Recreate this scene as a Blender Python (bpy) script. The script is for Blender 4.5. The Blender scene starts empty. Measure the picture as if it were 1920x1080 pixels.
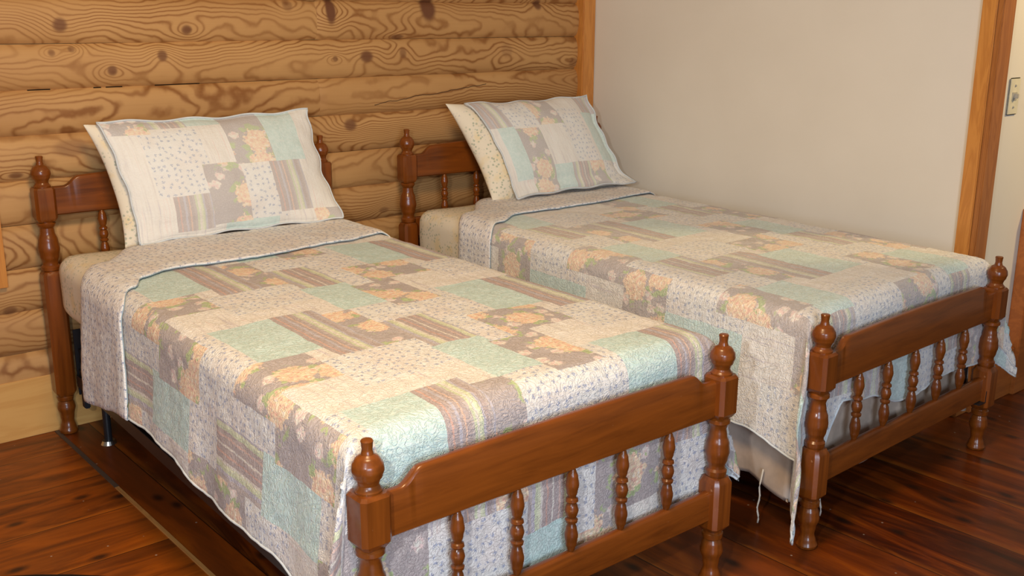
import bpy, bmesh, math, random
from mathutils import Vector, Matrix, noise

random.seed(4)
S = bpy.context.scene
C = S.collection
PI = math.pi

# ------------------------------------------------------------------ camera
CP = Vector((-0.393, -3.494, 1.370))
YAW, PITCH, ROLL = 0.703, -0.258, 0.005
f = Vector((math.sin(YAW)*math.cos(PITCH), math.cos(YAW)*math.cos(PITCH), math.sin(PITCH)))
r0 = Vector((math.cos(YAW), -math.sin(YAW), 0)); u0 = r0.cross(f)
rr = r0*math.cos(ROLL) + u0*math.sin(ROLL); uu = -r0*math.sin(ROLL) + u0*math.cos(ROLL)
cam = bpy.data.cameras.new('camera'); co = bpy.data.objects.new('camera', cam); C.objects.link(co)
cam.sensor_width = 36; cam.lens = 36*1947.74/1920; cam.clip_start = .05
M = Matrix((rr, uu, -f)).transposed().to_4x4(); M.translation = CP
co.matrix_world = M
S.camera = co

# ------------------------------------------------------------------ light
S.view_settings.view_transform = 'Standard'; S.view_settings.look = 'None'
S.view_settings.gamma = 1; S.view_settings.use_curve_mapping = False
S.view_settings.exposure = 0.06
w = bpy.data.worlds.new('world'); S.world = w; w.use_nodes = True
w.node_tree.nodes['Background'].inputs[0].default_value = (1.0, .90, .76, 1)
w.node_tree.nodes['Background'].inputs[1].default_value = .17
def lamp(kind, name, loc, tgt, energy, col, size=.1, sy=None):
    l = bpy.data.lights.new(name, kind); o = bpy.data.objects.new(name, l); C.objects.link(o)
    l.energy = energy; l.color = col
    if kind == 'AREA':
        l.shape = 'RECTANGLE' if sy else 'DISK'; l.size = size
        if sy: l.size_y = sy
    else: l.shadow_soft_size = size
    o.location = loc
    d = Vector(tgt) - Vector(loc); o.rotation_euler = d.to_track_quat('-Z', 'Y').to_euler()
    return o
lamp('AREA', 'ceiling_lamp_light', (0.4, -2.3, 2.45), (1.0, -1.2, 0), 40, (1.0, .72, .40), .6)
lamp('AREA', 'window_daylight', (-0.6, -5.2, 1.35), (1.6, -1.0, .6), 85, (.62, .78, 1.0), 1.1, 1.2)
lamp('POINT', 'camera_flash', (-0.73, -3.22, 1.55), (1, -1, 0), 88, (.88, .94, 1.0), .04)
lamp('SPOT', 'hall_lamp_light', (3.9, -2.9, 2.3), (3.4, -1.86, 1.35), 105, (1.0, .74, .36), .1)

# ------------------------------------------------------------------ node helpers
class N:
    def __init__(s, name):
        s.m = bpy.data.materials.new(name); s.m.use_nodes = True
        s.t = s.m.node_tree; s.b = s.t.nodes['Principled BSDF']
    def n(s, typ, ins=None, **kw):
        x = s.t.nodes.new(typ)
        for k, v in kw.items(): setattr(x, k, v)
        for k, v in (ins or {}).items(): s.set(x.inputs[k], v)
        return x
    def set(s, sock, v):
        if isinstance(v, bpy.types.NodeSocket): s.t.links.new(v, sock)
        elif isinstance(v, (tuple, list)) and len(v) == 3 and sock.type == 'RGBA': sock.default_value = (*v, 1)
        else: sock.default_value = v
    def ma(s, op, a, b=None, c=None, clamp=False):
        x = s.t.nodes.new('ShaderNodeMath'); x.operation = op; x.use_clamp = clamp
        s.set(x.inputs[0], a)
        if b is not None: s.set(x.inputs[1], b)
        if c is not None: s.set(x.inputs[2], c)
        return x.outputs[0]
    def mix(s, fac, a, b, bt='MIX'):
        x = s.t.nodes.new('ShaderNodeMix'); x.data_type = 'RGBA'; x.blend_type = bt
        s.set(x.inputs[0], fac); s.set(x.inputs[6], a); s.set(x.inputs[7], b)
        return x.outputs[2]
    def ramp(s, fac, stops, interp='LINEAR'):
        x = s.t.nodes.new('ShaderNodeValToRGB'); s.set(x.inputs[0], fac)
        e = x.color_ramp.elements; x.color_ramp.interpolation = interp
        while len(e) > 1: e.remove(e[0])
        e[0].position = stops[0][0]; c = stops[0][1]; e[0].color = (*c, 1) if len(c) == 3 else c
        for p, c in stops[1:]:
            q = e.new(p); q.color = (*c, 1)
        return x.outputs[0]
    def mapr(s, v, a, b, c=0, d=1):
        x = s.n('ShaderNodeMapRange', {0: v, 1: a, 2: b, 3: c, 4: d}); return x.outputs[0]
    def noise(s, vec, scale, det=2, rough=.5, dim='3D', dist=0):
        x = s.n('ShaderNodeTexNoise', {'Scale': scale, 'Detail': det, 'Roughness': rough, 'Distortion': dist}, noise_dimensions=dim)
        s.set(x.inputs['Vector'], vec); return x.outputs['Fac']
    def noisec(s, vec, scale, det=2):
        x = s.n('ShaderNodeTexNoise', {'Scale': scale, 'Detail': det}); s.set(x.inputs['Vector'], vec); return x.outputs['Color']
    def vor(s, vec, scale, rnd=1., dim='2D', feat='F1'):
        x = s.n('ShaderNodeTexVoronoi', {'Scale': scale, 'Randomness': rnd}, voronoi_dimensions=dim, feature=feat)
        s.set(x.inputs['Vector'], vec); return x
    def xyz(s, x=0., y=0., z=0.):
        q = s.n('ShaderNodeCombineXYZ', {0: x, 1: y, 2: z}); return q.outputs[0]
    def sep(s, v):
        q = s.n('ShaderNodeSeparateXYZ', {0: v}); return q.outputs
    def bump(s, h, strength=.3, dist=.01):
        q = s.n('ShaderNodeBump', {'Strength': strength, 'Distance': dist, 'Height': h}); s.t.links.new(q.outputs[0], s.b.inputs['Normal'])
    def fin(s, col, rough=.5, spec=.5, coat=0., metal=0.):
        s.set(s.b.inputs['Base Color'], col); s.set(s.b.inputs['Roughness'], rough)
        s.set(s.b.inputs['Specular IOR Level'], spec); s.set(s.b.inputs['Coat Weight'], coat)
        s.b.inputs['Coat Roughness'].default_value = .12; s.set(s.b.inputs['Metallic'], metal)
        return s.m

def simple(name, col, rough=.5, metal=0., spec=.5):
    q = N(name)
    g = q.n('ShaderNodeNewGeometry')
    nz = q.noise(g.outputs['Position'], 30, 3)
    c = q.mix(q.mapr(nz, .3, .7), tuple(x*.9 for x in col), tuple(min(1, x*1.08) for x in col))
    return q.fin(c, rough, spec, 0, metal)

# stained bed wood; axis = direction of the grain in object space
def bed_wood(name, axis, dark=(.075, .017, .002), light=(.235, .058, .006)):
    q = N(name); tc = q.n('ShaderNodeTexCoord').outputs['Object']
    sc = [14, 14, 14]; sc[axis] = 1.2
    mp = q.n('ShaderNodeMapping'); q.set(mp.inputs[0], tc); mp.inputs['Scale'].default_value = sc
    n1 = q.noise(mp.outputs[0], 3.0, 4, .6, dist=.6)
    n2 = q.noise(tc, 5, 2)
    c = q.ramp(n1, [(.25, dark), (.5, tuple((a*.45+b*.55) for a, b in zip(dark, light))), (.75, light)])
    c = q.mix(q.mapr(n2, .35, .7, 0, .35), c, light)
    wear = q.noise(tc, 45, 3, .7)
    c = q.mix(q.mapr(wear, .70, .76, 0, .35), c, (.50, .26, .12))
    q.bump(n1, .05, .002)
    return q.fin(c, .30, .35, .22)
WZ = bed_wood('bed_post_wood', 2); WX = bed_wood('bed_rail_wood', 0)

# knotty pine logs --------------------------------------------------
KN = [(.697,1.329,.022,.022,1),(1.113,1.312,.018,.016,1),(1.021,1.228,.017,.018,1),(.849,1.184,.016,.016,1),(.665,1.244,.011,.011,.7),
      (.728,1.254,.011,.010,.7),(1.678,1.38,.021,.050,1.3),(2.125,1.392,.036,.050,1.3),(1.828,1.208,.028,.022,1.1),(1.997,1.219,.016,.020,.7),
      (1.688,1.203,.011,.010,.8),(2.714,1.41,.022,.022,1.1),(2.534,1.219,.03,.03,.35),(1.746,.951,.027,.022,1),(.694,.943,.055,.026,.55),
      (.518,.869,.022,.010,.9),(1.502,1.397,.02,.02,.6),(1.889,.60,.022,.012,.6),(.454,.435,.022,.016,.8),(1.98,1.28,.03,.010,.9),
      (2.93,1.16,.025,.02,.6),(1.95,.45,.03,.02,.7)]
def log_wood():
    q = N('knotty_pine_log'); g = q.n('ShaderNodeNewGeometry'); P = q.sep(g.outputs['Position'])
    x, z = P[0], P[2]
    att = q.n('ShaderNodeAttribute', attribute_name='logid'); lid = att.outputs['Fac']
    off = q.ma('MULTIPLY', lid, 7.31)
    wig = q.noise(q.xyz(x, off, z), 5.5, 2, .5)
    wig2 = q.noise(q.xyz(q.ma('MULTIPLY', x, 1.), off, z), 26, 2, .5)
    base = q.noise(q.xyz(q.ma('MULTIPLY', x, .62), off, q.ma('MULTIPLY', z, 3.4)), 1.15, 1.2, .45)
    fld = q.ma('ADD', base, q.ma('MULTIPLY', q.ma('SUBTRACT', wig, .5), .10))
    fld = q.ma('ADD', fld, q.ma('MULTIPLY', q.ma('SUBTRACT', wig2, .5), .011))
    core = None
    for (kx, kz, a, b, s) in KN:
        dx = q.ma('MULTIPLY', q.ma('SUBTRACT', x, kx), 1/a); dz = q.ma('MULTIPLY', q.ma('SUBTRACT', z, kz), 1/b)
        d2 = q.ma('ADD', q.ma('MULTIPLY', dx, dx), q.ma('MULTIPLY', dz, dz))
        d3 = q.ma('ADD', q.ma('MULTIPLY', q.ma('MULTIPLY', dx, dx), .09), q.ma('MULTIPLY', q.ma('MULTIPLY', dz, dz), .22))
        e = q.ma('POWER', 2.718, q.ma('MULTIPLY', d3, -1.))
        fld = q.ma('ADD', fld, q.ma('MULTIPLY', e, .085 if s > .6 else .06))
        k = q.ma('MULTIPLY', q.ma('POWER', 2.718, q.ma('MULTIPLY', q.ma('POWER', d2, 3.), -.8)), s)
        core = k if core is None else q.ma('MAXIMUM', core, k)
    ph = q.ma('MULTIPLY', fld, 235.)
    ring = q.ma('MULTIPLY_ADD', q.ma('SINE', ph), .5, .5)
    ring = q.ma('POWER', ring, 3.2)
    vary = q.noise(q.xyz(q.ma('MULTIPLY', x, .7), off, q.ma('MULTIPLY', z, 5)), 2.2, 2)
    amt = q.ma('MULTIPLY', ring, q.mapr(vary, .34, .62, .35, 1.0))
    tone = q.noise(q.xyz(q.ma('MULTIPLY', x, .6), off, z), 2.6, 3)
    lightc = q.mix(q.mapr(tone, .3, .7), (.44, .222, .076), (.56, .31, .115))
    c = q.mix(q.ma('MULTIPLY', amt, .88), lightc, (.22, .075, .015))
    fine = q.noise(q.xyz(q.ma('MULTIPLY', x, 3), off, q.ma('MULTIPLY', z, 150)), 1.5, 3)
    c = q.mix(q.mapr(fine, .35, .7, 0, .16), c, (.38, .18, .06))
    c = q.mix(q.ma('MULTIPLY', core, .85, clamp=True), c, (.15, .055, .022))
    # drying crack across one log
    xx = q.ma('SUBTRACT', x, 1.9); line = q.ma('MULTIPLY_ADD', xx, .105, 1.028)
    line = q.ma('ADD', line, q.ma('MULTIPLY', q.ma('SUBTRACT', q.noise(q.xyz(x, 0., 0.), 9, 3), .5), .03))
    cr = q.mapr(q.ma('ABSOLUTE', q.ma('SUBTRACT', z, line)), .0006, .0022, 1, 0)
    cr = q.ma('MULTIPLY', cr, q.ma('MULTIPLY', q.ma('GREATER_THAN', x, 1.86), q.ma('LESS_THAN', x, 2.42)))
    c = q.mix(cr, c, (.05, .022, .01))
    for (xa, xb) in ((.585, .655), (.79, .815), (.83, .885), (.995, 1.155)):
        gp = q.ma('MULTIPLY', q.mapr(q.ma('ABSOLUTE', q.ma('SUBTRACT', z, 1.1302)), .0010, .0026, 1, 0), q.ma('MULTIPLY', q.ma('GREATER_THAN', x, xa), q.ma('LESS_THAN', x, xb)))
        c = q.mix(gp, c, (.006, .004, .003))
    q.bump(q.ma('ADD', q.ma('MULTIPLY', ring, .5), q.ma('MULTIPLY', core, -.3)), .06, .003)
    return q.fin(c, .58, .3, 0.)
LOG = log_wood()

def plain_wood(name, light, dark, axis=2, rough=.35, sc=1., coat=.2):
    q = N(name); g = q.n('ShaderNodeNewGeometry').outputs['Position']
    s3 = [9*sc]*3; s3[axis] = 1.0*sc
    mp = q.n('ShaderNodeMapping'); q.set(mp.inputs[0], g); mp.inputs['Scale'].default_value = s3
    n1 = q.noise(mp.outputs[0], 2.4, 4, .6, dist=.8)
    ring = q.ma('MULTIPLY_ADD', q.ma('SINE', q.ma('MULTIPLY', n1, 38)), .5, .5)
    c = q.mix(q.ma('MULTIPLY', ring, .55), light, dark)
    k = q.vor(mp.outputs[0], .55, 1., '3D').outputs['Distance']
    c = q.mix(q.mapr(k, .05, .12, .7, 0), c, tuple(v*.35 for v in dark))
    return q.fin(c, rough, .5, coat)
TRIMW = plain_wood('orange_trim_wood', (.62, .25, .05), (.44, .15, .026))
SHADE_TRIM = plain_wood('shaded_trim_wood', (.40, .14, .03), (.26, .08, .016))  # shaded copy of the orange trim wood
BASEW = plain_wood('base_plank_wood', (.66, .36, .11), (.56, .27, .07), 0, .4, .5)
BASED = plain_wood('base_plank_wood_hall', (.44, .13, .025), (.30, .08, .015), 0, .3, .5)

def wall_paint():
    q = N('cream_wall_paint'); g = q.n('ShaderNodeNewGeometry').outputs['Position']
    n1 = q.noise(g, 3, 3); n2 = q.noise(g, 160, 2)
    c = q.mix(q.mapr(n1, .3, .7), (.73, .655, .54), (.76, .685, .57))
    q.bump(n2, .08, .002)
    return q.fin(c, .75, .2)
WALL = wall_paint()

def floor_mat():
    q = N('varnished_plank_floor'); g = q.n('ShaderNodeNewGeometry').outputs['Position']; P = q.sep(g)
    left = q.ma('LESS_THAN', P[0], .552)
    def sel(a, b): return q.ma('ADD', q.ma('MULTIPLY', a, left), q.ma('MULTIPLY', b, q.ma('SUBTRACT', 1., left)))
    al = sel(P[0], P[1]); ac = sel(q.ma('ADD', P[1], .19), q.ma('ADD', P[0], -.13)); W_ = sel(.26, .262)
    a1 = q.ma('DIVIDE', ac, W_); idx = q.ma('FLOOR', a1); fr = q.ma('FRACT', a1)
    wn = q.n('ShaderNodeTexWhiteNoise', noise_dimensions='2D'); q.set(wn.inputs['Vector'], q.xyz(idx, left, 0.)); rnd = wn.outputs['Value']
    off = q.ma('MULTIPLY', rnd, 17.)
    v = q.xyz(q.ma('MULTIPLY', al, 1.), q.ma('MULTIPLY', ac, 7.), off)
    n1 = q.noise(v, 2.2, 5, .62, dist=.9)
    n2 = q.noise(q.xyz(q.ma('MULTIPLY', al, .6), q.ma('MULTIPLY', ac, 2.4), off), 2.6, 3)
    c = q.ramp(n1, [(.30, (.016, .0035, .001)), (.45, (.075, .011, .001)), (.59, (.20, .036, .002)), (.78, (.40, .095, .004))])
    c = q.mix(q.mapr(n2, .42, .66, 0, .75), c, (.045, .013, .005))
    c = q.mix(q.mapr(rnd, 0., 1., 0., .35), c, (.30, .07, .010))
    c = q.mix(q.ma('MULTIPLY', left, q.mapr(n1, .3, .6, .05, .5)), c, (.40, .10, .007))  # left planks mixed lighter orange: flash brightness painted into the colour
    edge = q.ma('MINIMUM', fr, q.ma('SUBTRACT', 1., fr))
    ew = q.ma('MULTIPLY', edge, W_)
    c = q.mix(q.ma('MULTIPLY', q.mapr(fr, .0, .10, .42, 0), q.mapr(n1, .4, .55)), c, (.40, .12, .012))
    c = q.mix(q.mapr(ew, .0008, .0022, .9, 0), c, (.012, .004, .002))
    kn = q.vor(q.xyz(q.ma('MULTIPLY', al, 1.2), q.ma('MULTIPLY', ac, 2.2), 0.), 2.3, 1.).outputs['Distance']
    c = q.mix(q.mapr(kn, .03, .10, .85, 0), c, (.02, .008, .004))
    sp = q.vor(g, 16, 1., '3D').outputs['Distance']
    c = q.mix(q.mapr(sp, .035, .055, .55, 0), c, (.5, .42, .34))
    q.bump(q.ma('ADD', q.ma('MULTIPLY', n1, .3), q.mapr(ew, 0., .004, -1., 0)), .15, .003)
    return q.fin(c, q.mapr(n2, .3, .7, .30, .45), .22, .06)
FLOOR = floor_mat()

# quilt fabrics -------------------------------------------------------
def hit(q, U, V, rects):
    tot = None
    for (a, b, c, d) in rects:
        m = q.ma('MULTIPLY', q.ma('MULTIPLY', q.ma('GREATER_THAN', U, a), q.ma('LESS_THAN', U, b)),
                 q.ma('MULTIPLY', q.ma('GREATER_THAN', V, c), q.ma('LESS_THAN', V, d)))
        tot = m if tot is None else q.ma('MAXIMUM', tot, m)
    return tot
def sprig(q, uv, bg=(.80, .76, .70), ink=(.33, .36, .48), sc=46):
    v = q.vor(uv, sc, .62); d = v.outputs['Distance']
    v2 = q.noise(uv, sc*5, 2)
    m = q.mapr(q.ma('ADD', d, q.ma('MULTIPLY', q.ma('SUBTRACT', v2, .5), 1.1)), .10, .24, .85, 0)
    tint = q.noise(uv, 9, 2)
    bgc = q.mix(q.mapr(tint, .4, .65, 0, .5), bg, (.80, .68, .60))
    return q.mix(m, bgc, ink)
def fabric(name, kinds, period=None, uoff=0., voff=0., flip=False, uvname='quilt', vert=True, wash=0., bumpk=.62, sheen=.15):
    """kinds: dict kind -> rect list in metres; period (pu, pv)"""
    q = N(name); uvn = q.n('ShaderNodeUVMap', uv_map=uvname).outputs[0]
    X = q.sep(uvn); u, v = X[0], X[1]
    wob = q.noise(uvn, 14, 2)
    wb = q.ma('MULTIPLY', q.ma('SUBTRACT', wob, .5), .006)
    if flip: u1 = q.ma('SUBTRACT', uoff, u); v1 = q.ma('SUBTRACT', voff, v)
    else: u1 = q.ma('SUBTRACT', u, uoff); v1 = q.ma('SUBTRACT', v, voff)
    u1 = q.ma('ADD', u1, wb); v1 = q.ma('ADD', v1, wb)
    if period:
        U = q.ma('FLOORED_MODULO', u1, period[0]); V = q.ma('FLOORED_MODULO', v1, period[1])
    else: U, V = u1, v1
    P = q.xyz(u1, v1, 0.); 
    cream = (.82, .72, .60)
    # streaked cream
    st = q.noise(q.xyz(q.ma('MULTIPLY', u1, 60.), q.ma('MULTIPLY', v1, 2.5), 0.), 1.6, 3, .6)
    col = q.ramp(st, [(.30, (.62, .55, .56)), (.42, (.80, .72, .63)), (.58, (.84, .78, .70)), (.72, (.80, .62, .54))])
    sp = sprig(q, uvn)
    col = q.mix(hit(q, U, V, kinds['sprig']), col, sp)
    # mint
    mn = q.noise(uvn, 70, 3, .65)
    mint = q.mix(q.mapr(mn, .4, .66), (.54, .68, .62), (.66, .76, .70))
    col = q.mix(hit(q, U, V, kinds['mint']), col, mint)
    # grey-taupe floral
    big = q.vor(q.xyz(u1, v1, 0.), 7.2, .85); bd = big.outputs['Distance']
    wv = q.noise(uvn, 55, 3, .6); wn = q.ma('MULTIPLY', q.ma('SUBTRACT', wv, .5), .5)
    bd2 = q.ma('ADD', bd, q.ma('MULTIPLY', wn, 1.0))
    petal = q.noise(uvn, 85, 2)
    rose = q.ramp(petal, [(.34, (.80, .46, .34)), (.46, (.86, .60, .42)), (.57, (.88, .68, .44)), (.70, (.88, .76, .66))])
    dots = q.noise(uvn, 240, 1)
    grey = q.mix(q.mapr(dots, .5, .66, 0, .5), (.46, .385, .36), (.60, .53, .49))
    sm = q.vor(q.xyz(q.ma('ADD', u1, .33), q.ma('ADD', v1, .21), 0.), 17., 1.); sd = q.ma('ADD', sm.outputs['Distance'], q.ma('MULTIPLY', wn, 1.3))
    keep = q.ma('GREATER_THAN', q.sep(sm.outputs['Color'])[0], .42)
    fl = q.mix(q.ma('MULTIPLY', keep, q.mapr(sd, .24, .32, .9, 0)), grey, q.mix(q.mapr(petal, .4, .6), (.84, .78, .66), (.84, .60, .54)))
    lf = q.noise(uvn, 26, 1)
    fl = q.mix(q.ma('MULTIPLY', q.mapr(bd2, .44, .50, 1, 0), q.mapr(lf, .52, .56, 0, 1)), fl, (.46, .52, .26))
    fl = q.mix(q.mapr(bd2, .31, .35, 1, 0), fl, rose)
    col = q.mix(hit(q, U, V, kinds['floral']), col, fl)
    # stripes
    for key in ('stripe', 'stripe2'):
        for (a, b, c, d) in kinds.get(key, []):
            t = q.ma('DIVIDE', q.ma('SUBTRACT', U, a), b-a)
            jag = q.noise(q.xyz(u1, v1, 0.), 110, 2)
            t = q.ma('ADD', t, q.ma('MULTIPLY', q.ma('SUBTRACT', jag, .5), .05))
            tp, tp2, gr, yl, rs, cr, lv = (.46,.36,.33), (.52,.43,.39), (.60,.62,.40), (.72,.71,.48), (.64,.38,.30), (.76,.68,.58), (.52,.47,.50)
            if key == 'stripe':
                s_ = [(0, tp), (.10, rs), (.14, tp), (.24, lv), (.30, tp), (.36, (.70,.46,.34)), (.40, tp), (.48, tp2), (.54, gr), (.60, cr), (.66, yl), (.71, gr), (.75, lv), (.80, tp), (.90, tp2), (.96, lv)]
            else:
                s_ = [(0, tp2), (.08, lv), (.16, gr), (.22, yl), (.28, cr), (.33, tp), (.42, rs), (.46, tp), (.56, cr), (.60, tp), (.72, (.66,.44,.36)), (.76, tp), (.84, gr), (.90, yl), (.96, lv)]
            stc = q.ramp(t, s_, 'CONSTANT')
            stc = q.mix(q.mapr(q.noise(uvn, 200, 2), .45, .65, 0, .3), stc, (.62, .54, .50))
            col = q.mix(hit(q, U, V, [(a, b, c, d)]), col, stc)
    if wash: col = q.mix(wash, col, (.70, .71, .67))
    # crinkled vermicelli quilting
    h1 = q.noise(uvn, 42, 3, .55, dist=1.6); ridge = q.ma('ABSOLUTE', q.ma('SUBTRACT', h1, .5))
    h = q.mapr(ridge, 0., .07, 0., 1.)
    h2 = q.noise(q.xyz(q.ma('MULTIPLY', u, 1.), q.ma('MULTIPLY', v, 2.2), 0.), 75, 3, .6)
    q.bump(q.ma('ADD', q.ma('MULTIPLY', h, .45), q.ma('MULTIPLY', h2, .8)), bumpk, .006)
    q.b.inputs['Sheen Weight'].default_value = sheen
    return q.fin(col, .68, .4)
LAT = dict(mint=[(.04,.20,0,.29), (.39,.53,.44,.64), (.39,.53,0,.05)],
           stripe=[(.20,.32,0,.36)], stripe2=[(.40,.53,.20,.44)],
           floral=[(.32,.40,.05,.36), (.52,.66,.49,.64), (.52,.66,0,.10), (.60,.66,.29,.49), (0,.15,.29,.47)],
           sprig=[(.53,.66,.10,.49), (.15,.32,.36,.56), (.32,.40,.36,.55), (.40,.53,.05,.20), (0,.04,0,.29)])
PER = (.66, .64)
Q1 = fabric('patchwork_quilt_warm', LAT, PER, 0., .54)
Q2 = fabric('patchwork_quilt_glare_wash', LAT, PER, .60, 1.75, True, wash=.12, sheen=.35)  # wash paints grazing glare into the far quilt's colour
SH1 = fabric('patchwork_sham_near', dict(
    mint=[(.27,.41,0,.035), (.52,.67,.0,.20), (.30,.50,.415,.46)], stripe=[(.13,.26,.30,.43), (.51,.64,.20,.40)], stripe2=[(.14,.27,0,.04)],
    floral=[(0,.14,0,.06), (.39,.54,0,.20), (.26,.40,.19,.42), (.64,.76,.40,.46)],
    sprig=[(.09,.29,.05,.30), (.39,.53,.21,.42)]), None, 0, 0, wash=.28, bumpk=.28)
SH2 = fabric('patchwork_sham_far', dict(
    mint=[(.04,.13,.14,.38), (.60,.75,.09,.33), (.25,.38,.33,.46)], stripe=[(0.,.13,0,.14), (.62,.76,0,.09)], stripe2=[(.38,.50,.33,.46)],
    floral=[(.29,.44,0,.14), (.13,.27,.15,.46), (.50,.60,.33,.46)],
    sprig=[(.13,.29,0,.14), (.42,.58,.06,.33), (.60,.74,.33,.46)]), None, 0, 0, wash=.30, bumpk=.28)
def back_fabric():
    q = N('sprig_quilt_backing'); uvn = q.n('ShaderNodeUVMap', uv_map='quilt').outputs[0]
    c = sprig(q, uvn, (.80, .77, .74), (.33, .35, .46), 46)
    h1 = q.noise(uvn, 42, 3, .55, dist=1.6); h = q.mapr(q.ma('ABSOLUTE', q.ma('SUBTRACT', h1, .5)), 0., .07)
    q.bump(h, .45, .005)
    return q.fin(c, .85, .25)
QB = back_fabric()
def sheet_fabric(uvn_=None):
    q = N('cream_floral_sheet'); P = q.n('ShaderNodeTexCoord').outputs['Object']
    n1 = q.noise(P, 9, 2); n2 = q.noise(P, 17, 3); n3 = q.noise(P, 120, 2); n4 = q.noise(P, 12, 1)
    c = q.mix(q.mapr(n2, .52, .66, 0, .5), (.80, .70, .54), (.80, .60, .28))
    sv = q.vor(P, 75, .9, '3D').outputs['Distance']
    c = q.mix(q.ma('MULTIPLY', q.mapr(n1, .40, .52), q.mapr(q.ma('ADD', sv, q.ma('MULTIPLY', n3, .3)), .40, .52, .8, 0)), c, (.40, .42, .30))
    c = q.mix(q.ma('MULTIPLY', q.mapr(n4, .52, .6), q.mapr(n3, .40, .36, 0, .6)), c, (.50, .46, .44))
    q.bump(q.noise(P, 8, 3), .2, .01)
    return q.fin(c, .85, .2)
SHEET = sheet_fabric()
SKIRT = simple('beige_cotton', (.50, .385, .30), .85)
BOX = simple('off_white_ticking', (.42, .37, .31), .85)
BIND = simple('blue_grey_binding', (.30, .38, .42), .8)
BINDW = simple('pale_binding', (.60, .62, .62), .8)
BLACK = simple('black_painted_steel', (.012, .012, .014), .4)
CHROME = simple('dull_chrome', (.55, .52, .48), .25, 1.)
IVORY = simple('ivory_plastic', (.74, .66, .46), .4)
STRING = simple('cotton_tie', (.62, .55, .46), .9)

# ------------------------------------------------------------------ mesh helpers
def me(name, verts, faces, mat, parent=None, smooth=True, uv=None, sharp=None):
    m = bpy.data.meshes.new(name); m.from_pydata([tuple(v) for v in verts], [], faces)
    mats = mat if isinstance(mat, list) else [mat]
    for k in mats: m.materials.append(k)
    if uv:
        for nm, arr in uv.items():
            L = m.uv_layers.new(name=nm)
            for l in m.loops: L.data[l.index].uv = arr[l.vertex_index]
    if smooth: m.polygons.foreach_set('use_smooth', [True]*len(m.polygons))
    m.update()
    if sharp: m.set_sharp_from_angle(angle=math.radians(sharp))
    o = bpy.data.objects.new(name, m); C.objects.link(o)
    if parent: o.parent = parent
    return o
def bmo(name, bm, mat, parent=None, smooth=False, sharp=None):
    bmesh.ops.recalc_face_normals(bm, faces=bm.faces)
    m = bpy.data.meshes.new(name); bm.to_mesh(m); bm.free(); m.materials.append(mat)
    if smooth: m.polygons.foreach_set('use_smooth', [True]*len(m.polygons))
    if sharp: m.set_sharp_from_angle(angle=math.radians(sharp))
    o = bpy.data.objects.new(name, m); C.objects.link(o)
    if parent: o.parent = parent
    return o
def bx(bm, a, b, bev=0.):
    r = bmesh.ops.create_cube(bm, size=1)
    for v in r['verts']: v.co = Vector([(a[i]+b[i])/2 + v.co[i]*(b[i]-a[i]) for i in range(3)])
    if bev:
        es = set(e for v in r['verts'] for e in v.link_edges)
        bmesh.ops.bevel(bm, geom=list(es), offset=bev, segments=2, affect='EDGES')
def tube(pts, rad, seg=8):
    V = []; F = []
    pts = [Vector(p) for p in pts]
    for i, p in enumerate(pts):
        d = (pts[min(i+1, len(pts)-1)] - pts[max(i-1, 0)]).normalized()
        a = d.cross(Vector((0, 0, 1)));
        if a.length < .1: a = d.cross(Vector((1, 0, 0)))
        a.normalize(); b = d.cross(a)
        for k in range(seg):
            t = 2*PI*k/seg; V.append(p + rad*(math.cos(t)*a + math.sin(t)*b))
    for i in range(len(pts)-1):
        for k in range(seg): F.append((i*seg+k, i*seg+(k+1) % seg, (i+1)*seg+(k+1) % seg, (i+1)*seg+k))
    F.append(tuple(range(seg))[::-1]); F.append(tuple(len(V)-seg+k for k in range(seg)))
    return V, F
def tag(o, label=None, cat=None, group=None, kind=None):
    if label: o['label'] = label
    if cat: o['category'] = cat
    if group: o['group'] = group
    if kind: o['kind'] = kind
    return o
def struct(o): o['kind'] = 'structure'; return o
def empty(name, loc=(0, 0, 0), rz=0):
    o = bpy.data.objects.new(name, None); C.objects.link(o); o.location = loc; o.rotation_euler = (0, 0, rz); o.empty_display_size = .1
    return o

# lathe with optional squared (chamfered) cross-section: rows (z, r, sq)
ANG = sorted(set([round(a, 5) for k in range(4) for a in [k*90+x for x in (0, 10, 20, 35.8, 40, 45, 50, 54.2, 70, 80)]]))
def turned(rows, cx=0, cy=0):
    V = []; F = []; n = len(ANG)
    for (z, r, sq) in rows:
        for a in ANG:
            t = math.radians(a); c, s = abs(math.cos(t)), abs(math.sin(t))
            if sq:
                rad = min(r/max(c, s), r*1.72/(c+s))
            else: rad = r
            V.append((cx + rad*math.cos(t), cy + rad*math.sin(t), z))
    for i in range(len(rows)-1):
        for k in range(n): F.append((i*n+k, i*n+(k+1) % n, (i+1)*n+(k+1) % n, (i+1)*n+k))
    F.append(tuple(range(n))[::-1]); F.append(tuple(len(V)-n+k for k in range(n)))
    return V, F
def smooth_rows(keys, step=.004):
    """keys: (z, r) -> catmull-rom like smoothing for turned sections"""
    out = []
    for i in range(len(keys)-1):
        z0, r0_ = keys[i]; z1, r1_ = keys[i+1]
        rm = keys[i-1][1] if i > 0 else r0_; rp = keys[i+2][1] if i+2 < len(keys) else r1_
        n = max(2, int(abs(z1-z0)/step))
        for k in range(n):
            t = k/n; s = t*t*(3-2*t)
            out.append((z0+(z1-z0)*t, r0_+(r1_-r0_)*s, 0))
    out.append((*keys[-1], 0)); return out
def finial(z0):   # from block top z0 upwards ~.095
    k = [(0, .0255), (.004, .026), (.008, .022), (.014, .0195), (.020, .0215), (.030, .0270), (.042, .0302), (.052, .0290), (.062, .0235),
         (.066, .0200), (.068, .0165), (.071, .0120), (.080, .0100), (.090, .0108), (.0955, .0118), (.098, .0100), (.099, .004)]
    return smooth_rows([(z0+a, b) for a, b in k], .003)
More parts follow.
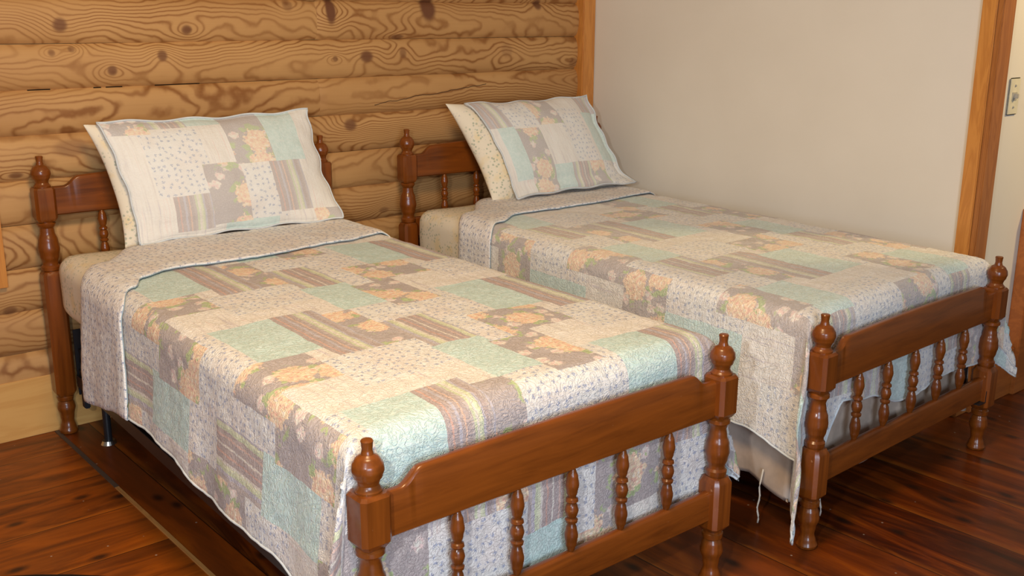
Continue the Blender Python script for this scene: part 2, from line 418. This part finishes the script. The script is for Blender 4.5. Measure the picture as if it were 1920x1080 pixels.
def post_rows(kind):
    H = .032
    if kind == 'foot':
        lo = smooth_rows([(0, .016), (.003, .026), (.010, .0285), (.020, .0240), (.040, .0185), (.060, .0210), (.085, .0285), (.105, .0255), (.118, .0205), (.122, .0250), (.134, .0262), (.137, .0225), (.141, .0225)])
        sq1 = [(.143, .0225, 1), (.155, H, 1), (.270, H, 1), (.284, .0250, 1)]
        mid = smooth_rows([(.286, .0235), (.290, .0255), (.302, .0262), (.308, .0215), (.314, .0215), (.330, .0265), (.350, .0300), (.372, .0280), (.392, .0222), (.410, .0195), (.420, .0225), (.426, .0275), (.434, .0270), (.438, .0225)])
        sq2 = [(.440, .0240, 1), (.452, H, 1), (.540, H, 1), (.5465, .0270, 1)]
        return lo + sq1 + mid + sq2 + finial(.547)
    lo = smooth_rows([(0, .016), (.004, .028), (.012, .0295), (.024, .0250), (.045, .0205), (.065, .0230), (.092, .0290), (.108, .0260), (.116, .0215), (.120, .0255), (.130, .0270), (.134, .0235)])
    sq1 = [(.136, .0240, 1), (.150, H, 1), (.548, H, 1), (.560, .0260, 1)]
    mid = smooth_rows([(.562, .0250), (.566, .0290), (.576, .0300), (.582, .0240), (.590, .0235), (.608, .0290), (.634, .0335), (.662, .0300), (.688, .0225), (.702, .0215), (.708, .0260), (.716, .0295), (.722, .0240)])
    sq2 = [(.724, .0260, 1), (.736, H, 1), (.826, H, 1), (.8325, .0280, 1)]
    return lo + sq1 + mid + sq2 + finial(.833)
def spindle_rows(z0, z1):
    L = z1-z0
    k = [(0, .006), (.03, .0085), (.10, .0125), (.20, .0150), (.29, .0120), (.345, .0085), (.36, .0130), (.39, .0140), (.415, .0095), (.44, .0125), (.50, .0150), (.56, .0125),
         (.585, .0095), (.61, .0140), (.64, .0130), (.655, .0085), (.71, .0120), (.80, .0150), (.90, .0125), (.97, .0080), (1, .006)]
    return smooth_rows([(z0+a*L, b) for a, b in k], .003)
W = .985
def rail(name, x0, x1, zb, ztop, th, parent, M4=None, y=0.):
    """ztop(x) gives the upper outline"""
    n = 96; V = []; F = []; b = .004
    prof = []
    for i in range(n+1):
        x = x0+(x1-x0)*i/n; zt = ztop(x)
        ring = [(-th/2+b, zb), (th/2-b, zb), (th/2, zb+b), (th/2, zt-b*1.6), (th/2-b*.6, zt-b*.5), (th/2-b*1.6, zt), (-th/2+b*1.6, zt), (-th/2+b*.6, zt-b*.5), (-th/2, zt-b*1.6), (-th/2, zb+b)]
        for (yy, z) in ring: V.append((x, y+yy, z))
    k = 10
    for i in range(n):
        for j in range(k): F.append((i*k+j, (i+1)*k+j, (i+1)*k+(j+1) % k, i*k+(j+1) % k))
    F.append(tuple(range(k))); F.append(tuple(n*k+j for j in range(k))[::-1])
    return me(name, V, F, WX, parent, True, sharp=35)
def scroll(zlo, zhi, dz):
    def fz(x):
        d = min(x, W-x) - .03
        if d < .035: return zlo
        if d < .085:
            t = (d-.035)/.05; s = t*t*(3-2*t); return zlo + (zhi-zlo)*s + .002*math.sin(t*PI)
        return zhi + dz*math.sin((d-.085)/(W/2-.115)*PI/2)
    return fz
def make_bed(name, loc, rz, footrot, label, L=1.99):
    root = empty(name, loc, rz); tag(root, label, 'bed')
    foot = Matrix.Translation((0, -L, 0)) @ Matrix.Rotation(footrot, 4, 'Z')
    def put(o): o.matrix_local = foot; return o
    for u in (0, W):
        V, F = turned(post_rows('head')); o = me('post', V, F, WZ, root, True, sharp=32); o.location = (u, 0, 0)
        V, F = turned(post_rows('foot')); o = me('post', V, F, WZ, root, True, sharp=32); o.matrix_local = foot @ Matrix.Translation((u, 0, 0))
    rail('headboard_rail', .028, W-.028, .740, scroll(.832, .862, .012), .022, root)
    rail('headboard_lower_rail', .028, W-.028, .500, lambda x: .580, .022, root)
    put(rail('footboard_rail', .028, W-.028, .444, scroll(.536, .567, .004), .022, root))
    put(rail('footboard_lower_rail', .028, W-.028, .174, lambda x: .252, .022, root))
    for i in range(5):
        u = .197+i*.1525
        V, F = turned(spindle_rows(.250, .446)); o = me('spindle', V, F, WZ, root, True, sharp=40); o.matrix_local = foot @ Matrix.Translation((u, 0, 0))
    for i in range(5):
        u = .175+i*.159
        V, F = turned(spindle_rows(.578, .742)); o = me('spindle', V, F, WZ, root, True, sharp=40); o.location = (u, 0, 0)
    # steel side rails, brackets and frame feet
    for u, s in ((.03, 1), (W-.03, -1)):
        bm = bmesh.new()
        bx(bm, (u-.0015, -L+.05, .172), (u+.0015, -.05, .212)); bx(bm, (min(u, u+s*.04), -L+.05, .172), (max(u, u+s*.04), -.05, .175))
        bmo('side_rail', bm, BLACK, root)
        bm = bmesh.new(); e0 = u+s*.003; xr = lambda a, b: (min(e0+s*a, e0+s*b), max(e0+s*a, e0+s*b))
        def pc(a, b, y0, y1, z0, z1, bv=.001):
            p_, q_ = xr(a, b); bx(bm, (p_, y0, z0), (q_, y1, z1), bv)
        pc(0, .026, -.048, -.042, .140, .365); pc(.004, .012, -.080, -.048, .150, .230); pc(.010, .024, -.072, -.048, .250, .300)
        pc(0, .018, -.100, -.070, .105, .165, .003); pc(.006, .030, -.125, -.085, .160, .212, .004); pc(.012, .020, -.062, -.048, .095, .150)
        tag(bmo('rail_bracket', bm, BLACK, root), 'black steel hook bracket on the headboard post')
        bm = bmesh.new()
        pc(0, .024, .040, .046, .190, .395); pc(.004, .012, .046, .075, .200, .300); pc(.004, .028, .060, .10, .190, .235, .003)
        put(tag(bmo('rail_bracket', bm, BLACK, root), 'black steel hook bracket on the footboard post'))
        for yy in (-.175, -L+.45):
            V, F = tube([(u+s*.045, yy, .012), (u+s*.045, yy, .175)], .0125, 14)
            o = me('frame_leg', V, F, BLACK, root, True, sharp=40); tag(o, 'black steel frame leg')
            bm = bmesh.new(); bmesh.ops.create_cone(bm, cap_ends=True, segments=24, radius1=.026, radius2=.020, depth=.012, matrix=Matrix.Translation((u+s*.045, yy, .006)))
            tag(bmo('glide', bm, CHROME, o), 'round chrome glide')
        bm = bmesh.new(); bx(bm, (u-.012+s*.02, -.235, .150), (u+.012+s*.02, -.12, .178), .004); bx(bm, (u-.016+s*.045, -.20, .135), (u+.016+s*.045, -.15, .172), .004)
        tag(bmo('leg_clamp', bm, BLACK, root), 'black steel clamp')
    return root
B1 = ((.578, -.045, 0), -.0336); B2 = ((1.934, -.104, 0), -.0529)

# ------------------------------------------------------------------ room
def log_wall():
    z0 = .198 - .142*0; V = []; F = []; lid = []
    rows = []; k = 0; z = .282
    edges = [.135, .2815] + [.2815+.1415*i for i in range(1, 17)]
    n = 14
    for r in range(len(edges)-1):
        a, b = edges[r], edges[r+1]
        segs = [(-3.2, 1.62), (1.62, 2.99)] if r in (6, 8, 2, 4) else ([(-3.2, 1.0+.4*(r % 3)), (1.0+.4*(r % 3), 2.99)] if r in (11, 13) else [(-3.2, 2.99)])
        for si, (xa, xb) in enumerate(segs):
            base = len(V); ident = r*3.0+si*1.37
            nx = 60
            for i in range(nx+1):
                x = xa + (xb-xa)*i/nx
                gap = .0006 if 0 < i < nx else .0006
                for j in range(n+1):
                    t = j/n; zz = a+(b-a)*t + .0025*noise.noise(Vector((x*1.3, r*3.1, 0)))*(1 if 0 < j < n else 1)
                    q_ = 2*t-1; y = .019*(abs(q_)**2.6)
                    if abs(q_) > .999: y = .026
                    y += .003*noise.noise(Vector((x*2, zz*5, r)))
                    if i in (0, nx): y += .006
                    V.append((x, y, zz))
            for i in range(nx):
                for j in range(n):
                    p = base+i*(n+1)+j; F.append((p, p+n+1, p+n+2, p+1)); lid.append(ident)
    # backing so the wall has depth
    o = me('wall_back', V, F, LOG, None, True)
    at = o.data.attributes.new('logid', 'FLOAT', 'FACE'); at.data.foreach_set('value', lid)
    m2 = o.data; bm = bmesh.new(); bm.from_mesh(m2); bx(bm, (-3.2, .041, 0), (3.3, .16, 2.7)); bm.to_mesh(m2); bm.free()
    struct(o); return o
log_wall()
def sbox(name, a, b, mat, bev=0.):
    bm = bmesh.new(); bx(bm, a, b, bev); return struct(bmo(name, bm, mat))
sbox('baseboard_back', (-3.2, -.004, 0), (3.02, .06, .200), BASEW, .002)
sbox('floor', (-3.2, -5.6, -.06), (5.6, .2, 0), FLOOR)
sbox('wall_right', (3.032, -1.85, 0), (3.13, .16, 2.7), WALL)
sbox('wall_hall', (3.132, -1.862, 0), (5.6, -1.78, 2.7), WALL)
sbox('baseboard_hall', (3.10, -1.900, 0), (3.404, -1.8625, .185), BASED, .002)
sbox('trim_corner', (2.955, -.030, .200), (3.0315, .045, 2.7), TRIMW, .004)
tr = sbox('trim_post', (3.012, -1.868, 0), (3.080, -1.818, 2.7), TRIMW, .003)
sbox('trim_post_shaded_face', (3.016, -1.890, 0), (3.098, -1.8685, 2.7), SHADE_TRIM, .003)  # hall-side face of the corner post, its shade put into the wood colour
sbox('trim_door_casing', (3.405, -1.915, 0), (3.52, -1.8625, .70), BASED, .003)
sbox('trim_window_casing', (.30, -.022, .520), (.450, .010, 1.9), TRIMW, .002)
# floor strip where plank directions meet
sbox('trim_floor_strip', (.541, -2.9, -.002), (.553, -.57, .0035), plain_wood('pale_strip_wood', (.50, .24, .07), (.36, .15, .04), 1), .001)
sbox('trim_floor_gap', (.541, -.568, -.002), (.555, -.01, .0025), simple('dusty_gap_filler', (.085, .05, .03), .7), .0008)

# light switch
sw = empty('light_switch', (3.210, -1.8625, 1.108)); tag(sw, 'ivory light switch plate on the cream wall at the right edge', 'light switch')
bm = bmesh.new(); bx(bm, (-.037, -.006, -.062), (.037, 0, .062), .003); bmo('switch_plate', bm, IVORY, sw)
bm = bmesh.new(); bx(bm, (-.006, -.020, -.006), (.006, -.004, .010), .002); bx(bm, (-.017, -.0075, -.014), (.017, -.0055, .014), .0005)
tag(bmo('toggle', bm, simple('grey_toggle', (.42, .38, .30), .4), sw), 'small grey toggle')  # toggle in a greyer tone than the plate
for zz in (-.036, .036):
    bm = bmesh.new(); bmesh.ops.create_uvsphere(bm, u_segments=10, v_segments=6, radius=.0045, matrix=Matrix.Translation((0, -.006, zz)))
    tag(bmo('screw', bm, simple('screw_metal', (.35, .32, .26), .4), sw), 'small dull screw')

# rug corner
V = []; F = []; cx, cy = -.42, -1.62
ns = 72
rings = [(0, .006), (.30, .010), (.52, .010), (.70, .011), (.82, .012), (.93, .012), (.985, .009), (1.0, .001)]
for (rf, z) in rings:
    for k in range(ns):
        t = 2*PI*k/ns; V.append((cx+rf*.99*math.cos(t), cy+rf*.885*math.sin(t), z))
for i in range(len(rings)-1):
    for k in range(ns): F.append((i*ns+k, i*ns+(k+1) % ns, (i+1)*ns+(k+1) % ns, (i+1)*ns+k))
def rug_mat():
    q = N('braided_rug_yarn'); g = q.n('ShaderNodeTexCoord').outputs['Object']; P = q.sep(g)
    dx = q.ma('DIVIDE', q.ma('ADD', P[0], .42), .99); dy = q.ma('DIVIDE', q.ma('ADD', P[1], 1.62), .885)
    r = q.ma('SQRT', q.ma('ADD', q.ma('MULTIPLY', dx, dx), q.ma('MULTIPLY', dy, dy)))
    c = q.ramp(r, [(0, (.45, .42, .42)), (.3, (.30, .03, .06)), (.5, (.45, .42, .42)), (.7, (.02, .02, .02)), (.8, (.35, .04, .08)), (.86, (.42, .40, .41)), (.955, (.018, .016, .016))], 'CONSTANT')
    q.bump(q.noise(g, 120, 2), .5, .004)
    return q.fin(c, .95, .1)
F.append(tuple(range(ns))[::-1])
o = me('rug', V, F, rug_mat()); tag(o, 'dark bordered oval rug on the plank floor at the lower left corner', 'rug')

# ------------------------------------------------------------------ beds
bed1 = make_bed('twin_bed', *B1, .031, 'brown turned-post wooden twin bed standing nearest, its footboard across the lower middle')
bed2 = make_bed('twin_bed', *B2, .080, 'brown turned-post wooden twin bed standing against the white wall')

def skew(B, x, y): return (.040*x*max(0, -y)) if B is B2 else (0.0165*x*max(0, -y))
def soft_box(name, x0, x1, y0, y1, z0, z1, R, mat, B, nx=40, ny=64, sag=.004, seed=0):
    """rounded box: superellipsoid-like grid skin, top/bottom/side in one mesh"""
    bm = bmesh.new(); bmesh.ops.create_cube(bm, size=1)
    bmesh.ops.subdivide_edges(bm, edges=bm.edges[:], cuts=22, use_grid_fill=True)
    cx, cy, cz = (x0+x1)/2, (y0+y1)/2, (z0+z1)/2; hx, hy, hz = (x1-x0)/2, (y1-y0)/2, (z1-z0)/2
    for v in bm.verts:
        def wv(t):   # denser samples close to the edges
            return math.copysign(1-(1-abs(t))**1.9, t)
        p = Vector((wv(v.co.x*2)*hx, wv(v.co.y*2)*hy, wv(v.co.z*2)*hz))
        q = Vector((max(-hx+R, min(hx-R, p.x)), max(-hy+R, min(hy-R, p.y)), max(-hz+min(R, hz*.5), min(hz-R, p.z))))
        d = p-q
        if d.length > 1e-6:
            d = d.normalized()*min(R, d.length) if d.length < R else d.normalized()*R
            p = q+d
        n_ = noise.noise(Vector((p.x*5+seed, p.y*5, p.z*9)))
        p *= 1.0
        p.z += sag*n_; p.x += sag*n_*(1 if p.x > 0 else -1)
        v.co = Vector((cx+p.x, cy+p.y, cz+p.z)); v.co.y += skew(B, v.co.x, v.co.y)
    o = bmo(name, bm, mat, None, True); o.location = B[0]; o.rotation_euler = (0, 0, B[1]); return o
def piping(o, x0, x1, y0, y1, z, R, mat, rad=.005):
    pts = []
    for (cx, cy, a0) in ((x1-R, y1-R, 0), (x0+R, y1-R, 90), (x0+R, y0+R, 180), (x1-R, y0+R, 270)):
        for k in range(7):
            a = math.radians(a0+15*k); pts.append((cx+R*math.cos(a), cy+R*math.sin(a), z))
    pts.append(pts[0]); V, F = tube(pts, rad, 6)
    return me('piping', V, F, mat, o, True)
ML = -1.945
m1 = soft_box('mattress', .0, W-.0, ML, -.045, .415, .622, .055, SHEET, B1)
tag(m1, 'mattress in a cream and yellow floral fitted sheet on the near bed', 'mattress')
m2 = soft_box('mattress', .0, W-.0, ML, -.045, .415, .622, .055, SHEET, B2, seed=7)
tag(m2, 'mattress in a cream floral fitted sheet on the bed beside the white wall', 'mattress')
b1 = soft_box('box_spring', .046, W-.020, ML, -.060, .214, .414, .03, BOX, B1, sag=.002)
tag(b1, 'pale box spring under the mattress of the near bed', 'box spring'); piping(b1, .043, W-.017, ML-.003, -.057, .222, .03, BOX, .003); 
b2 = soft_box('box_spring', .012, W-.012, ML+.04, -.05, .214, .414, .03, BOX, B2, sag=.002)
tag(b2, 'pale box spring behind the beige skirt of the far bed', 'box spring')

# ------------------------------------------------------------------ quilts
def interp(keys, x):
    if x <= keys[0][0]: return keys[0][1]
    for (a, p), (b, q) in zip(keys, keys[1:]):
        if x <= b:
            t = (x-a)/(b-a); t = t*t*(3-2*t); return p+(q-p)*t
    return keys[-1][1]
ZT = .634; R = .050
def edge(s):
    if s <= 0: return 0., 0.
    if s < R*PI/2: return R*math.sin(s/R), R*(1-math.cos(s/R))
    return R, R + (s-R*PI/2)
def drape(u, v, cfg, h=0.):
    eL, eR, eF = R-.022, W-R+.022, cfg['foot']-R
    sl, sr, sf = max(0, eL-u), max(0, u-eR), max(0, v-eF)
    (ol, dl), (or_, dr), (of, df) = edge(sl), edge(sr), edge(sf)
    ds = max(dl, dr); m = min(ds, df); drop = math.sqrt(ds*ds+df*df) if m > 0 else max(ds, df)
    if m > 0: drop = max(ds, df) + (drop-max(ds, df))*cfg.get('tip', 1.)
    x = min(max(u, eL), eR); y = min(v, eF)
    z = ZT - drop
    amp = min(1., max(0., drop-.03)/.25)
    k = .5*math.sin(v*17+cfg['ph']) + .35*math.sin(v*31+1.7*cfg['ph']) + .25*noise.noise(Vector((v*9, cfg['ph'], z*3)))
    kf = .5*math.sin(u*19+cfg['ph']) + .4*math.sin(u*34+.6) + .3*noise.noise(Vector((u*9, 3+cfg['ph'], z*3)))
    if dl > 0: x -= ol + h*(min(1, ol/R)) + amp*(cfg['flL']*(.5+.5*drop/.3) + .008*k + .006) + cfg['cL']*m + (.004*math.sin(sf*30+1)*amp if m > 0 else 0)
    if dr > 0: x += or_ + h*(min(1, or_/R)) + amp*(cfg['flR'] + .008*k + .006) + cfg['cR']*m
    if df > 0: y += of + h*min(1, of/R) + amp*(cfg['flF'] + .005*kf) + cfg['cF']*m
    top = 1 - min(1, max(ol, or_, of)/R)
    z += h*top
    z += .004*noise.noise(Vector((u*5, v*5, cfg['ph']))) + .0022*noise.noise(Vector((u*19, v*19, cfg['ph']))) + .0012*noise.noise(Vector((u*45, v*45, 2)))
    w_ = .0022*noise.noise(Vector((u*40, v*40, 5.5+cfg['ph'])))*min(1, drop/.05)
    x += w_*(-1 if dl > 0 else 1); y += w_
    # gentle sag in middle, raised crown
    z += .006*math.sin(PI*min(1, max(0, u/W)))*top
    return Vector((x, -y, z))
def make_quilt(name, B, cfg, mat, label):
    NU, NV, NB = 150, 190, 44
    V = []; F = []; UV = []; mi = []
    L = cfg['foot']
    def drape_(*a):
        p = drape(*a); p.y += skew(B, min(W+.1, p.x), p.y); return p
    def ends(s, t):
        DL = interp(cfg['DL'], t); DR = interp(cfg['DR'], t)
        u = -DL + s*(W+DL+DR)
        return u
    def pt(s, t):
        u = ends(s, t); vc = interp(cfg['crease'], u); ve = L + interp(cfg['DF'], u)
        return u, vc+(ve-vc)*t
    for i in range(NU+1):
        for j in range(NV+1):
            u, v = pt(i/NU, j/NV)
            h = .0 if j > 2 else .004
            V.append(drape_(u, v, cfg, h)); UV.append((u, v))
    for i in range(NU):
        for j in range(NV):
            a = i*(NV+1)+j; F.append((a, a+1, a+NV+2, a+NV+1)); mi.append(0)
    # turned-back band, starts at the crease vertices
    base = len(V)
    for i in range(NU+1):
        for j in range(NB+1):
            u, v0 = pt(i/NU, 0); vh = interp(cfg['hem'], u)
            t = j/NB; v = v0+(vh-v0)*t
            u = ends(i/NU, (v-v0)/(L+interp(cfg['DF'], u)-v0))
            hh = .010*min(1, t*8)**.5 if t < .125 else .010
            hh -= .004*max(0, t-.9)*10
            V.append(drape_(u, v, cfg, hh + (.004 if j == 0 else 0))); UV.append((u, -v))
    for i in range(NU):
        for j in range(NB):
            a = base+i*(NB+1)+j; F.append((a, a+NB+1, a+NB+2, a+1)); mi.append(1)
        F.append((i*(NV+1), (i+1)*(NV+1), base+(i+1)*(NB+1), base+i*(NB+1))); mi.append(1)
    o = me(name, V, F, [mat, QB], None, True, uv={'quilt': UV})
    o.data.polygons.foreach_set('material_index', mi)
    sm = o.modifiers.new('thickness', 'SOLIDIFY'); sm.thickness = .005; sm.offset = -1; sm.material_offset = 0
    o.location = B[0]; o.rotation_euler = (0, 0, B[1])
    tag(o, label, 'quilt')
    hemline = [V[base+i*(NB+1)+NB] + Vector((0, 0, .0005)) for i in range(NU+1)]
    tv, tf = tube(hemline, .0017, 6); b = me('binding', tv, tf, BIND, o, True); tag(b, 'narrow blue-grey binding on the turned-back edge')
    low = [V[0*(NV+1)+j] for j in range(NV+1)] + [V[i*(NV+1)+NV] for i in range(1, NU+1)] + [V[NU*(NV+1)+j] for j in range(NV-1, -1, -1)]
    tv, tf = tube(low, .0034, 6); b = me('binding', tv, tf, BINDW, o, True); tag(b, 'pale binding on the lower hem')
    side = [V[base+j] for j in range(NB+1)]
    tv, tf = tube(side, .0034, 6); me('binding', tv, tf, BINDW, o, True)
    return o
cfg1 = dict(foot=1.958, ph=.7, flL=.016, flR=.01, flF=.002, cL=.22, cR=.12, cF=.10, tip=.35,
            DL=[(0, .370), (.2, .310), (.35, .315), (.44, .342), (.62, .340), (.74, .395), (1, .45)], DR=[(0, .30), (1, .33)],
            DF=[(-.3, .42), (0, .43), (.85, .44), (W, .37), (1.3, .32)],
            crease=[(-.34, .44), (-.05, .42), (.06, .34), (.22, .17), (.5, .16), (W, .14), (1.3, .16)],
            hem=[(-.34, .83), (-.08, .77), (.0, .68), (.06, .60), (.17, .545), (.39, .575), (.73, .52), (1.0, .46), (1.3, .46)])
make_quilt('quilt', B1, cfg1, Q1, 'warm toned patchwork quilt draped over the near bed with its top edge turned back')
cfg2 = dict(foot=1.958, ph=2.9, flL=.012, flR=.0, flF=.006, cL=.22, cR=.40, cF=.16, tip=.42,
            DL=[(0, .36), (.5, .34), (.68, .345), (.78, .385), (.86, .44), (1, .46)], DR=[(0, .26), (.8, .26), (1, .33)],
            DF=[(-.5, .46), (-.03, .44), (.08, .36), (.17, .25), (.30, .27), (.50, .33), (.75, .31), (1.0, .32), (1.3, .34)],
            crease=[(-.5, .42), (-.05, .40), (.06, .33), (.28, .13), (.5, .14), (W, .12), (1.3, .12)],
            hem=[(-.5, .64), (-.05, .60), (.06, .54), (.19, .47), (.53, .48), (1.0, .40), (1.3, .40)])
make_quilt('quilt', B2, cfg2, Q2, 'patchwork quilt paled by painted glare, draped over the bed beside the white wall')

# beige bed skirt with hanging ties on the far bed
def skirt():
    path = []
    for k in range(90): path.append(((.010, -.06-(1.955-.06-.03)*k/89), (-1, 0)))
    for k in range(1, 8): a = math.radians(180+90*k/8); path.append(((.040+.03*math.cos(a), -1.900+.03*math.sin(a)), (math.cos(a), math.sin(a))))
    for k in range(60): path.append(((.040+(W-.08)*k/59, -1.930), (0, -1)))
    for k in range(1, 8): a = math.radians(270+90*k/8); path.append(((W-.040+.03*math.cos(a), -1.900+.03*math.sin(a)), (math.cos(a), math.sin(a))))
    for k in range(90): path.append(((W-.010, -1.900+(1.955-.09)*k/89), (1, 0)))
    V = []; F = []; nz = 24; s = 0; prev = None; H = []
    for (p, nrm) in path:
        if prev: s += math.dist(p, prev)
        prev = p
        zl = .125 + .018*math.sin(s*3.1+.6) + .014*math.sin(s*7.7) + .006*math.sin(s*19)
        if 1.72 < s < 2.02: zl -= .035*math.sin((s-1.72)/.30*PI)
        for j in range(nz+1):
            t = j/nz; z = .412 + (zl-.412)*t
            out = .004 + t*(.010*math.sin(s*13+1.2) + .006*math.sin(s*29) + .010) + .006*noise.noise(Vector((s*6, z*8, 2)))
            xx, yy = p[0]+nrm[0]*out, p[1]+nrm[1]*out; V.append((xx, yy+skew(B2, xx, yy), z))
    n = nz+1
    for i in range(len(path)-1):
        for j in range(nz): F.append((i*n+j, i*n+j+1, (i+1)*n+j+1, (i+1)*n+j))
    o = me('bed_skirt', V, F, SKIRT, None, True); sm = o.modifiers.new('thickness', 'SOLIDIFY'); sm.thickness = .002
    o.location = B2[0]; o.rotation_euler = (0, 0, B2[1]); tag(o, 'plain beige cloth skirt hanging around the base of the far bed', 'bed skirt')
    for (x, y, z0_, z1_) in ((-.020, -1.84, .13, .012), (.055, -1.985, .20, .07)):
        pts = [(x+.002*math.sin(k*.8), y+.002*math.sin(k*1.3), z0_+(z1_-z0_)*k/10) for k in range(11)]
        tv, tf = tube([(x*.5+.0, y, z0_+.04)]+pts, .0028, 6); tag(me('tie_string', tv, tf, STRING, o, True), 'thin cotton tie string')
    return o
skirt()

# ------------------------------------------------------------------ pillows
def pillow_pt(s, t, Wd, Ht, T, side, pinch=.07):
    # s,t in [-1,1]; edge curves inward between the corners
    a = 1-pinch*(1-abs(t)**2.2); b = 1-pinch*1.1*(1-abs(s)**2.2)
    x = s*Wd/2*a; z = t*Ht/2*b
    th = T/2*(max(0, 1-abs(s)**3.0)**.55)*(max(0, 1-abs(t)**2.6)**.6)
    return x, side*th, z
def pose(x, y, z, P):
    """pillow plane -> bed local. P: base (x,y,z) of bottom centre, lean angle, shear, rotz"""
    zz = z + P['H']/2
    x2 = x + P['shear']*zz
    la = P['lean']
    yy = y*math.cos(la) + zz*math.sin(la); z3 = zz*math.cos(la) - y*math.sin(la)
    c, s = math.cos(P['rz']), math.sin(P['rz'])
    return Vector((P['o'][0]+c*x2-s*yy, P['o'][1]+s*x2+c*yy, P['o'][2]+z3))
def make_pillow(P, B, seed, label):
    n = 48; V = []; F = []
    for side in (-1, 1):
        for i in range(n+1):
            for j in range(n+1):
                s = math.sin((i/n*2-1)*PI/2); t = math.sin((j/n*2-1)*PI/2)
                x, y, z = pillow_pt(s, t, P['W'], P['H'], P['T'], side)
                q = min(1, (1-max(abs(s), abs(t)))*6)
                wr = .008*noise.noise(Vector((x*7, z*7, seed+side*4)))+.004*noise.noise(Vector((x*18, z*18, seed)))
                y += wr*(.3+.7*q)*(1 if q > 0 else 0)
                if side == -1: y = y - P.get('front', 0)*0
                V.append(pose(x, y, z, P))
    k = n+1; off = k*k
    for i in range(n):
        for j in range(n):
            a = i*k+j; F.append((a, a+k, a+k+1, a+1)); a += off; F.append((a, a+1, a+k+1, a+k))
    o = me('pillow', V, F, SHEET, None, True)
    bm = bmesh.new(); bm.from_mesh(o.data); bmesh.ops.remove_doubles(bm, verts=bm.verts, dist=.0012); bm.to_mesh(o.data); bm.free()
    o.location = B[0]; o.rotation_euler = (0, 0, B[1]); tag(o, label, 'pillow'); return o
def make_sham(P, PB, B, seed, mat, label, bind=None):
    """quilted sham laid over the pillow front"""
    n = 80; V = []; F = []; UV = []
    for i in range(n+1):
        for j in range(n+1):
            s = i/n*2-1; t = j/n*2-1
            ss, tt = s*P.get('cov', 1.), t*P.get('covh', 1.)
            s1 = max(-1, min(1, ss)); t1 = max(-1, min(1, tt))
            pin = P.get('pin', .045)
            x = P['dx'] + s*P['W']/2*(1-pin*(1-abs(t)**2.2)); z = P.get('dz', 0.) + t*P['H']/2*(1-pin*(1-abs(s)**2.2))
            sp = max(-1, min(1, x/(PB['W']/2*(1-.07*(1-min(1, abs(2*z/PB['H']))**2.2)))))
            tp = max(-1, min(1, z/(PB['H']/2*(1-.077*(1-abs(sp)**2.2)))))
            y = -PB['T']/2*(max(0, 1-abs(sp)**3.0)**.55)*(max(0, 1-abs(tp)**2.6)**.6) - .018
            e = max(abs(s), abs(t)); ef = max(0, (e-.80)/.20)
            y -= P['fl']*ef*ef + P.get('skirt', 0)*max(0, (-t-.72)/.28)**1.5
            y += .005*noise.noise(Vector((x*8, z*8, seed))) + .003*noise.noise(Vector((x*22, z*22, seed)))
            fr = max(0, abs(s)-.8)/.2
            x += math.copysign(1, s)*fr*((.020 if s > 0 else .008)*noise.noise(Vector((z*11, seed, s)))+(.007 if s > 0 else .001)*math.sin(z*61))
            fz = max(0, abs(t)-.85)/.15
            z += fz*(.004*math.sin(x*31+seed))
            v = pose(x, y, z, P)
            v.z = max(v.z, P['floor'] + .004*noise.noise(Vector((x*9, seed, 0))))
            V.append(v); UV.append(((i/n)*.75, (1-j/n)*.45))
    k = n+1
    for i in range(n):
        for j in range(n): a = i*k+j; F.append((a, a+k, a+k+1, a+1))
    o = me('pillow_sham', V, F, mat, None, True, uv={'quilt': UV})
    sm = o.modifiers.new('thickness', 'SOLIDIFY'); sm.thickness = .006; sm.offset = -1
    ring = [V[i*k] for i in range(k)] + [V[n*k+j] for j in range(1, k)] + [V[i*k+n] for i in range(n-1, -1, -1)] + [V[j] for j in range(n-1, -1, -1)]
    tv, tf = tube(ring, .0035, 6); tag(me('binding', tv, tf, BINDW, o, True), 'pale bound edge')
    o.location = B[0]; o.rotation_euler = (0, 0, B[1]); tag(o, label, 'pillow sham'); return o
P1 = dict(o=(.578, -.165, .640), W=.785, H=.402, T=.150, lean=.27, shear=-.15, rz=.02)
make_pillow(P1, B1, 1, 'cream floral pillow leaning on the headboard of the near bed behind the patchwork sham')
P1s = dict(P1); P1s.update(dx=.014, skirt=.02, fl=.004, floor=.652, W=.745, H=.405, cov=1.0, covh=1.0, T=.150)
make_sham(P1s, P1, B1, 3, SH1, 'pale patchwork sham covering the front of the pillow on the near bed')
P2 = dict(o=(.622, -.205, .640), W=.715, H=.420, T=.170, lean=.40, shear=-.27, rz=.03)
make_pillow(P2, B2, 5, 'cream floral pillow propped on the far bed showing its left side')
P2s = dict(P2); P2s.update(dx=.045, skirt=.05, dz=-.004, fl=.006, floor=.652, W=.665, H=.415, T=.170)
make_sham(P2s, P2, B2, 8, SH2, 'blue-green patchwork sham on the pillow beside the white wall')
